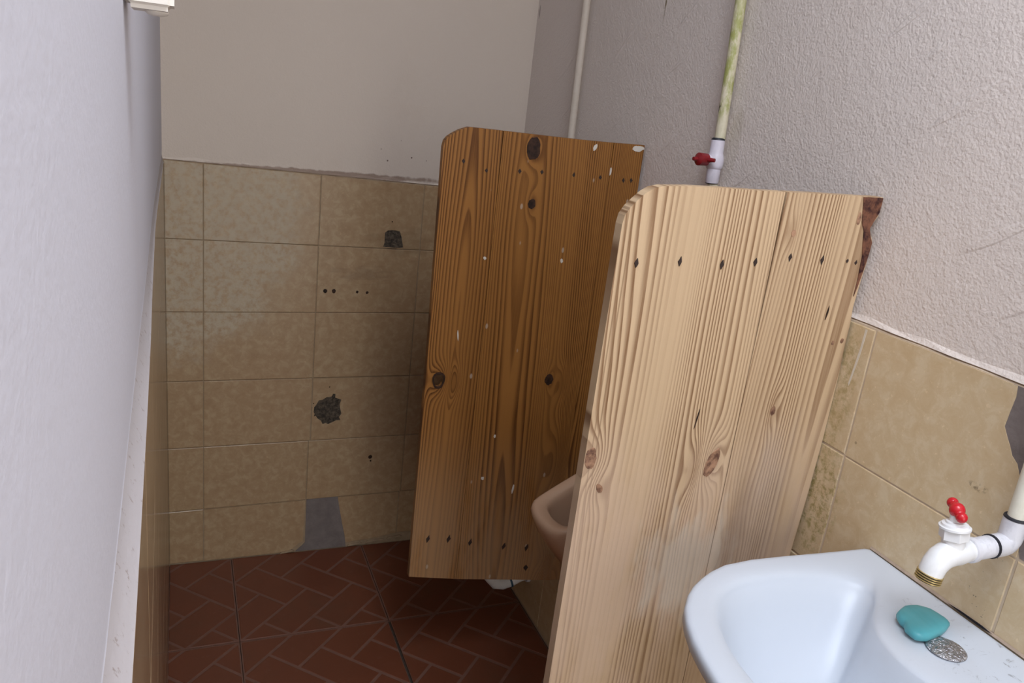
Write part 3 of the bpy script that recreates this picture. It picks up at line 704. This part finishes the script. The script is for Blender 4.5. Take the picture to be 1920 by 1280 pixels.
for t, dz in ((.0, .0110), (.02, .0133), (.045, .0165), (.075, .0208), (.11, .0265), (.15, .0335), (.20, .0425), (.26, .053), (.33, .0645), (.41, .077), (.50, .0885), (.60, .099), (.70, .1075), (.80, .1145), (.90, .1195), (1.0, .123)): loops.append((lerp(inner, bot, t), ZS-dz))
V, F = [], []
for L, z in loops: V += [(x, y, z) for x, y in L]
for j in range(len(loops)-1):
    for k in range(NL): F.append((j*NL+k, j*NL+(k+1) % NL, (j+1)*NL+(k+1) % NL, (j+1)*NL+k))
V.append((-.262, YS, ZS-.1245)); c0 = len(V)-1
for k in range(NL): F.append(((len(loops)-1)*NL+k, (len(loops)-1)*NL+(k+1) % NL, c0))
F.append(tuple(range(NL))[::-1])
sink = tag(empty('wash_basin', (0, 0, 0)), 'white ceramic wash basin fixed to the tiled right wall', 'sink')
basin = mesh('bowl', V, F, sink_white, sink, True); autosmooth(basin, 55)
lathe('drain', (-.262, YS, ZS-.126), (0, 0, 1), [(0, .024), (.0035, .024), (.0045, .021), (.0025, .018), (.0015, .006)], foil, sink, 28)
mesh('sealant', [(-.0005, -1.513, ZS-.002), (-.0005, -1.93, ZS-.002), (-.0030, -1.93, ZS+.0004), (-.0030, -1.513, ZS+.0004), (.0, -1.513, ZS+.003), (.0, -1.93, ZS+.003)], [(0, 1, 2, 3), (3, 2, 5, 4)], sealant, sink)
prism('sealant_gap', [(-1.648+.0, 0), (-1.668, .0018), (-1.70, .0022), (-1.716, .0006), (-1.70, -.0012), (-1.67, -.001)], lambda a, b, d: (-.0034+b*.9, a, ZS+.0022+d*0+b*.5), .001, black_sealant, sink)['label'] = 'dark gap where the filler has fallen out'
# soap
top = [(-.106, -1.6610), (-.0819, -1.6515), (-.0634, -1.6538), (-.0500, -1.6650), (-.0468, -1.6860), (-.0500, -1.6962), (-.0716, -1.7050), (-.1060, -1.7110), (-.1190, -1.7050), (-.1190, -1.6880), (-.1145, -1.6790), (-.1140, -1.6730)]
top[10] = (-.1105, -1.6795); top[11] = (-.1125, -1.6735)
top = [(a-.001, b+.003) for a, b in top]
top = smooth_closed([p for a, b in zip(top, top[1:]+top[:1]) for p in (a, ((a[0]+b[0])/2, (a[1]+b[1])/2))], 1, .12)
mx = sum(p[0] for p in top)/len(top); my = sum(p[1] for p in top)/len(top); V, F = [], []; zb = ZS+.0002
SP = [(.86, 0), (.97, .003), (1.0, .007), (.97, .0105), (.86, .0128), (.6, .0138), (.3, .0142)]
for s, dz in SP: V += [(mx+(x-mx)*s, my+(y-my)*s, zb+dz) for x, y in top]
n = len(top)
for j in range(len(SP)-1):
    for k in range(n): F.append((j*n+k, j*n+(k+1) % n, (j+1)*n+(k+1) % n, (j+1)*n+k))
F.append(tuple(range(n))[::-1]); V.append((mx, my, zb+.0143))
for k in range(n): F.append(((len(SP)-1)*n+k, (len(SP)-1)*n+(k+1) % n, len(V)-1))
soap = tag(mesh('soap_bar', V, F, soap_m, None, True), 'worn turquoise bar of soap lying on the white basin ledge', 'soap'); autosmooth(soap, 60)
# metal plug over the spare tap hole
bm = bmesh.new(); lathe_bm(bm, (-.0885, -1.7205, ZS-.0006), (0, 0, 1), [(0, .0225), (.0012, .0235), (.0024, .0215), (.0032, .015), (.0030, .007), (.0036, .002)], 32)
for v in bm.verts:
    if v.co.z > ZS+.0011: v.co.z += random.uniform(-.0007, .0007)
plug = from_bm('tap_hole_plug', bm, foil, None, False); autosmooth(plug, 60)
tag(plug, 'crinkled round silver metal plug on the basin ledge beside the soap', 'plug')

# ------------------------------------------------------------------ tap and its pipe
AX = Vector((-.0225, -1.7105, 1.0060))
pipe = tag(empty('water_pipe', (AX.x, AX.y, 1.0)), 'cream PVC water pipe with a white elbow above the wash basin', 'pipe')
def part(fn, root, *a, **k):
    o = fn(*a, **k); o.parent = root; o.matrix_parent_inverse = Matrix.Translation(root.location).inverted(); return o
def settle(root):
    inv = Matrix.Translation(-root.location)
    for o in root.children: o.data.transform(inv); 
settle_list = []
def child(o, root): o.parent = root; return o
child(tube('pipe', [(AX.x, AX.y, 1.034), (AX.x, AX.y, 1.3), (AX.x, AX.y, 2.0), (AX.x, AX.y, ZC)], .0105, pvc_cream), pipe)
ep = [AX + Vector((0, 0, .034)), AX + Vector((0, 0, .012))] + [AX + Vector((-.012*(1-math.cos(t)), 0, .012-.012*math.sin(t)))*1.0 for t in (.4, .8, 1.2, math.pi/2)] + [AX + Vector((-.020, 0, 0)), AX + Vector((-.030, 0, 0))]
child(tube('elbow', ep, .0138, pvc_joint), pipe)
child(lathe('sealant_ring', (AX.x, AX.y, AX.z+.0335), (0, 0, 1), [(0, .0132), (.0006, .0142), (.0026, .0136), (.0032, .011)], black_sealant), pipe)
child(lathe('sealant_ring', AX + Vector((-.0295, 0, 0)), (-1, 0, 0), [(0, .0136), (.0006, .0146), (.0022, .0146), (.003, .0132)], black_sealant), pipe)
settle(pipe)
T0 = AX + Vector((-.032, 0, 0))
tap = tag(empty('tap', (AX.x-.1, AX.y, .96)), 'white plastic tap with a red handle above the wash basin', 'tap')
dr = Vector((-1, 0, -.03)).normalized(); d0 = T0
child(lathe('socket', d0, dr, [(0, .0122), (.001, .0132), (.022, .0132), (.023, .0125), (.028, .0122), (.029, .0150), (.035, .0150), (.036, .0135)], pvc_joint), tap)
body = [d0 + dr*.032, d0 + dr*.043, d0 + dr*.053, d0+dr*.063+Vector((0, 0, .0005)), d0+dr*.0715+Vector((0, 0, -.0005)), d0+dr*.0795+Vector((0, 0, -.0042)), d0+dr*.0845+Vector((0, 0, -.0105)), d0+dr*.0868+Vector((0, 0, -.0175)), d0+dr*.0876+Vector((0, 0, -.0215))]
child(tube('spout', body, [.0125, .0135, .0148, .0150, .0150, .0147, .0142, .0138, .0136], pvc_white, None, 24), tap)
md_ = (body[-1]-body[-2]).normalized()
tm = body[-1]-md_*.001
child(lathe('mouth', tm, md_, [(0, .0132), (.0112, .0132), (.0114, .0105), (.006, .0100)], black_sealant, None, 28), tap)
for i in range(4): child(lathe('thread', tm + md_*(.0006+i*.0027), md_, [(0, .0130), (.0004, .0147), (.0013, .0147), (.0017, .0130)], brass_thread, None, 28, False), tap)
sd = Vector((-.05, .14, 1)).normalized(); S0 = d0 + dr*.062 + sd*.0065
def hexprof(name, p, d, prof, mats, n=6):
    bm = bmesh.new(); lathe_bm(bm, p, d, prof, n); return from_bm(name, bm, mats)
child(lathe('bonnet', S0, sd, [(0, .0125), (.012, .0125), (.013, .0100), (.026, .0100)], pvc_white), tap)
child(hexprof('nut', S0 + sd*.012, sd, [(0, .0150), (.0005, .0160), (.0115, .0160), (.012, .0145)], pvc_white), tap)
child(lathe('collar', S0 + sd*.0242, sd, [(0, .0165), (.0008, .0172), (.0030, .0172), (.0036, .0150), (.006, .0142), (.0066, .0105), (.0088, .0100), (.0094, .0068), (.022, .0064)], pvc_white, None, 28), tap)
# red butterfly handle: hub with two rounded wings
bm = bmesh.new(); hc = S0 + sd*.0465; hd = Vector((-.35, -.85, -.25)).normalized()
bmesh.ops.create_uvsphere(bm, u_segments=20, v_segments=12, radius=.0086, matrix=Matrix.Translation(hc) @ Matrix.Diagonal((1, 1, 1.05, 1)))
for s, r in ((1, .0064), (-1, .0064)):
    tube_bm(bm, [hc, hc+hd*s*.006, hc+hd*s*.011], [.0062, .0060, .0058], 14)
    bmesh.ops.create_uvsphere(bm, u_segments=18, v_segments=10, radius=r, matrix=Matrix.Translation(hc+hd*s*.0120))
child(from_bm('handle', bm, red_plastic, None, True), tap)
settle(tap)
print('TAPDBG', list(AX), [list(b) for b in body[-1:]], list(hc))

# ------------------------------------------------------------------ pipe with shut-off valve, and the far pipe
pv = tag(empty('water_pipe', (-.011, -.97, 1.3)), 'mould-stained PVC water pipe running up the right wall above a shut-off valve', 'pipe')
def vy(z): return -.9805 + (z-1.38)*.052
PX = -.0115
child(tube('pipe', [(PX, vy(1.412), 1.412), (PX, vy(1.6), 1.6), (PX, vy(2.1), 2.1), (PX, vy(ZC), ZC)], .0100, pvc_mouldy), pv)
child(tube('pipe', [(PX, vy(1.016), 1.016), (PX, vy(1.2), 1.2), (PX, vy(1.337), 1.337)], .0098, pvc_mouldy), pv)
settle(pv)
va = tag(empty('shut_off_valve', (PX-.003, vy(1.37), 1.335)), 'lilac-white PVC shut-off valve with dark red handle on the mouldy pipe', 'valve')
VX = PX - .0030; vd = Vector((0, .052, 1)).normalized(); v0 = Vector((VX, vy(1.334), 1.334))
child(lathe('body', v0, vd, [(0, .0118), (.001, .0126), (.026, .0130), (.028, .0148), (.033, .0158), (.040, .0161), (.047, .0157), (.052, .0142), (.056, .0130), (.078, .0128), (.079, .0118)], pvc_valve, None, 28), va)
child(lathe('sealant_ring', v0 + vd*.0782, vd, [(0, .0120), (.0006, .0126), (.003, .0120), (.0045, .0102)], black_sealant), va)
child(lathe('sealant_ring', v0 - vd*.0012, vd, [(0, .0110), (.0006, .0120), (.0016, .0120)], black_sealant), va)
hp = v0 + vd*.042; hx = Vector((-1, -.10, .0)).normalized()
child(lathe('stem', hp + hx*.010, hx, [(0, .0095), (.010, .0090), (.011, .0050), (.016, .0045)], pvc_valve), va)
bm = bmesh.new(); h0 = hp + hx*.020
lathe_bm(bm, h0, hx, [(0, .0062), (.001, .0112), (.020, .0118), (.0225, .0085), (.024, .0040), (.032, .0036), (.0325, .0025)], 16)
wv = hx.cross(vd).normalized()
b0 = len(bm.verts)
for s in (1, -1): tube_bm(bm, [h0 + hx*.006 + wv*s*.006, h0 + hx*.004 + wv*s*.013, h0 + hx*.000 + wv*s*.022], [.0048, .0044, .0036], 10)
ho = child(from_bm('handle', bm, red_dark), va); autosmooth(ho, 40)
settle(va)
pf = tag(empty('water_pipe', (-.010, -.344, 1.0)), 'cream-painted PVC water pipe near the back corner', 'pipe')
fy = lambda z: -.3455 + (z-1.4)*.03
child(tube('pipe', [(-.0102, fy(1.016), 1.016), (-.0102, fy(1.4), 1.4), (-.0102, fy(2.0), 2.0), (-.0102, fy(ZC), ZC)], .0095, pvc_painted), pf)
settle(pf)

# ------------------------------------------------------------------ urinals
def urinal_tree():
    root = empty('urinal', (0, 0, .42)); yc = 0
    def lp(D, Wd, zf, slope=0, n=11):
        """half outline from wall to front then mirrored; front squared off"""
        sec = [(0, Wd), (-.25*D, Wd*.90), (-.50*D, Wd*.77), (-.74*D, Wd*.61), (-.90*D, Wd*.49), (-.955*D, Wd*.425), (-.982*D, Wd*.32), (-.995*D, Wd*.16), (-D, 0)]
        h = resample(sec, 22); full = h + [sec[-1]] + [(x, -y) for x, y in h[1:][::-1]] + [(0, -Wd)]
        full = [(min(x, -.0008), y) for x, y in full]
        return [(x, y, zf + slope*(1 + x/ max(D, 1e-6))) for x, y in full]
    RS = .082
    Ls = [lp(.035, .045, .42), lp(.10, .075, .455), lp(.175, .102, .51), lp(.245, .125, .575), lp(.280, .136, .622, RS*.6), lp(.291, .141, .645, RS), lp(.2935, .1425, .656, RS), lp(.2905, .1405, .6635, RS), lp(.284, .136, .6665, RS),
          lp(.266, .116, .6655, RS), lp(.260, .110, .660, RS), lp(.257, .107, .648, RS), lp(.250, .102, .61, RS*.5), lp(.225, .090, .55), lp(.17, .06, .505), lp(.10, .03, .50)]
    V, F = [], []; n = len(Ls[0])
    for L in Ls: V += L
    for j in range(len(Ls)-1):
        for k in range(n): F.append((j*n+k, j*n+(k+1) % n, (j+1)*n+(k+1) % n, (j+1)*n+k))
    F.append(tuple(range(n))); F.append(tuple((len(Ls)-1)*n+k for k in range(n)))
    o = mesh('bowl', V, F, urinal_beige, root, True); autosmooth(o, 60); o.data.transform(Matrix.Translation((0, 0, -.42)))
    # tall back shell against the wall
    q = [(-.142, .66), (.142, .66), (.142, .90), (.128, .945), (.095, .972), (.05, .985), (-.05, .985), (-.095, .972), (-.128, .945), (-.142, .90)]
    b = prism('back_panel', q, lambda a, c, d: (-.052+d, a, c-.42), .0512, urinal_beige, root)
    bv = b.modifiers.new('bevel', 'BEVEL'); bv.width = .012; bv.segments = 3; bv.limit_method = 'ANGLE'; bv.angle_limit = math.radians(50)
    lathe('inlet', (-.0175, 0, .985-.42-.004), (0, 0, 1), [(0, .016), (.02, .016), (.022, .011), (.029, .011)], pvc_white, root)
    dg = bmesh.new(); lathe_bm(dg, (-.13, 0, .5075-.42), (0, 0, 1), [(0, .020), (.003, .019), (.0035, .004)], 18); from_bm('drain', dg, foil, root)
    return root
u1 = urinal_tree(); u1.location.y = -1.005
tag(u1, 'beige ceramic wall urinal between the pale and the dark partition boards', 'urinal', 'urinals on the right wall')
u2 = u1.copy(); COL.objects.link(u2); u2.location.y = -.36
for ch in u1.children:
    c = ch.copy(); COL.objects.link(c); c.parent = u2
tag(u2, 'beige ceramic wall urinal hidden behind the dark partition board, in the back corner', 'urinal', 'urinals on the right wall')
# white waste trap under the far urinal
wt = tag(empty('waste_trap', (0, -.42, .06)), 'white plastic waste trap with a blue ring under the dark board', 'pipe')
tp = [(-.070, -.42, .415), (-.072, -.42, .20)] + [(-.072+.0-.03+.03*math.cos(t)*1.0, -.42, .14-.045*math.sin(t)) for t in []]
tp = [(-.062, -.36, .42), (-.075, -.385, .30), (-.105, -.42, .20), (-.122, -.42, .150), (-.118, -.42, .118), (-.100, -.42, .097), (-.078, -.42, .092), (-.054, -.42, .098), (-.030, -.42, .110), (-.0015, -.42, .118)]
child(tube('pipe', tp, .019, pvc_white), wt)
child(tube('ring', [(-.058, -.42, .0967), (-.0525, -.42, .0985)], .0205, blue_ring), wt)
child(lathe('wall_collar', (-.010, -.42, .114), (1, 0, .1), [(0, .024), (.009, .026)], pvc_joint), wt)
settle(wt)

# ------------------------------------------------------------------ white fixture high on the left wall
fxm = simple('ivory_plastic', (.70, .66, .60), .4, .06)
FX = tag(empty('conduit_box', (-.97, -1.62, 1.47)), 'ivory plastic box fixed high on the left wall at the top of the picture', 'box')
bm = bmesh.new(); xw = xp(-1.62)
box_bm(bm, xw+.0005, xw+.031, -1.645, -1.595, 1.4775, 1.58); bmesh.ops.bevel(bm, geom=[e for e in bm.edges], offset=.004, segments=3, affect='EDGES')
o = child(from_bm('body', bm, fxm), FX); autosmooth(o, 40)
child(lathe('spigot', (xw+.020, -1.62, 1.4782), (0, 0, -1), [(0, .0075), (.0015, .0075), (.0030, .006), (.0036, .003)], fxm), FX)
settle(FX)
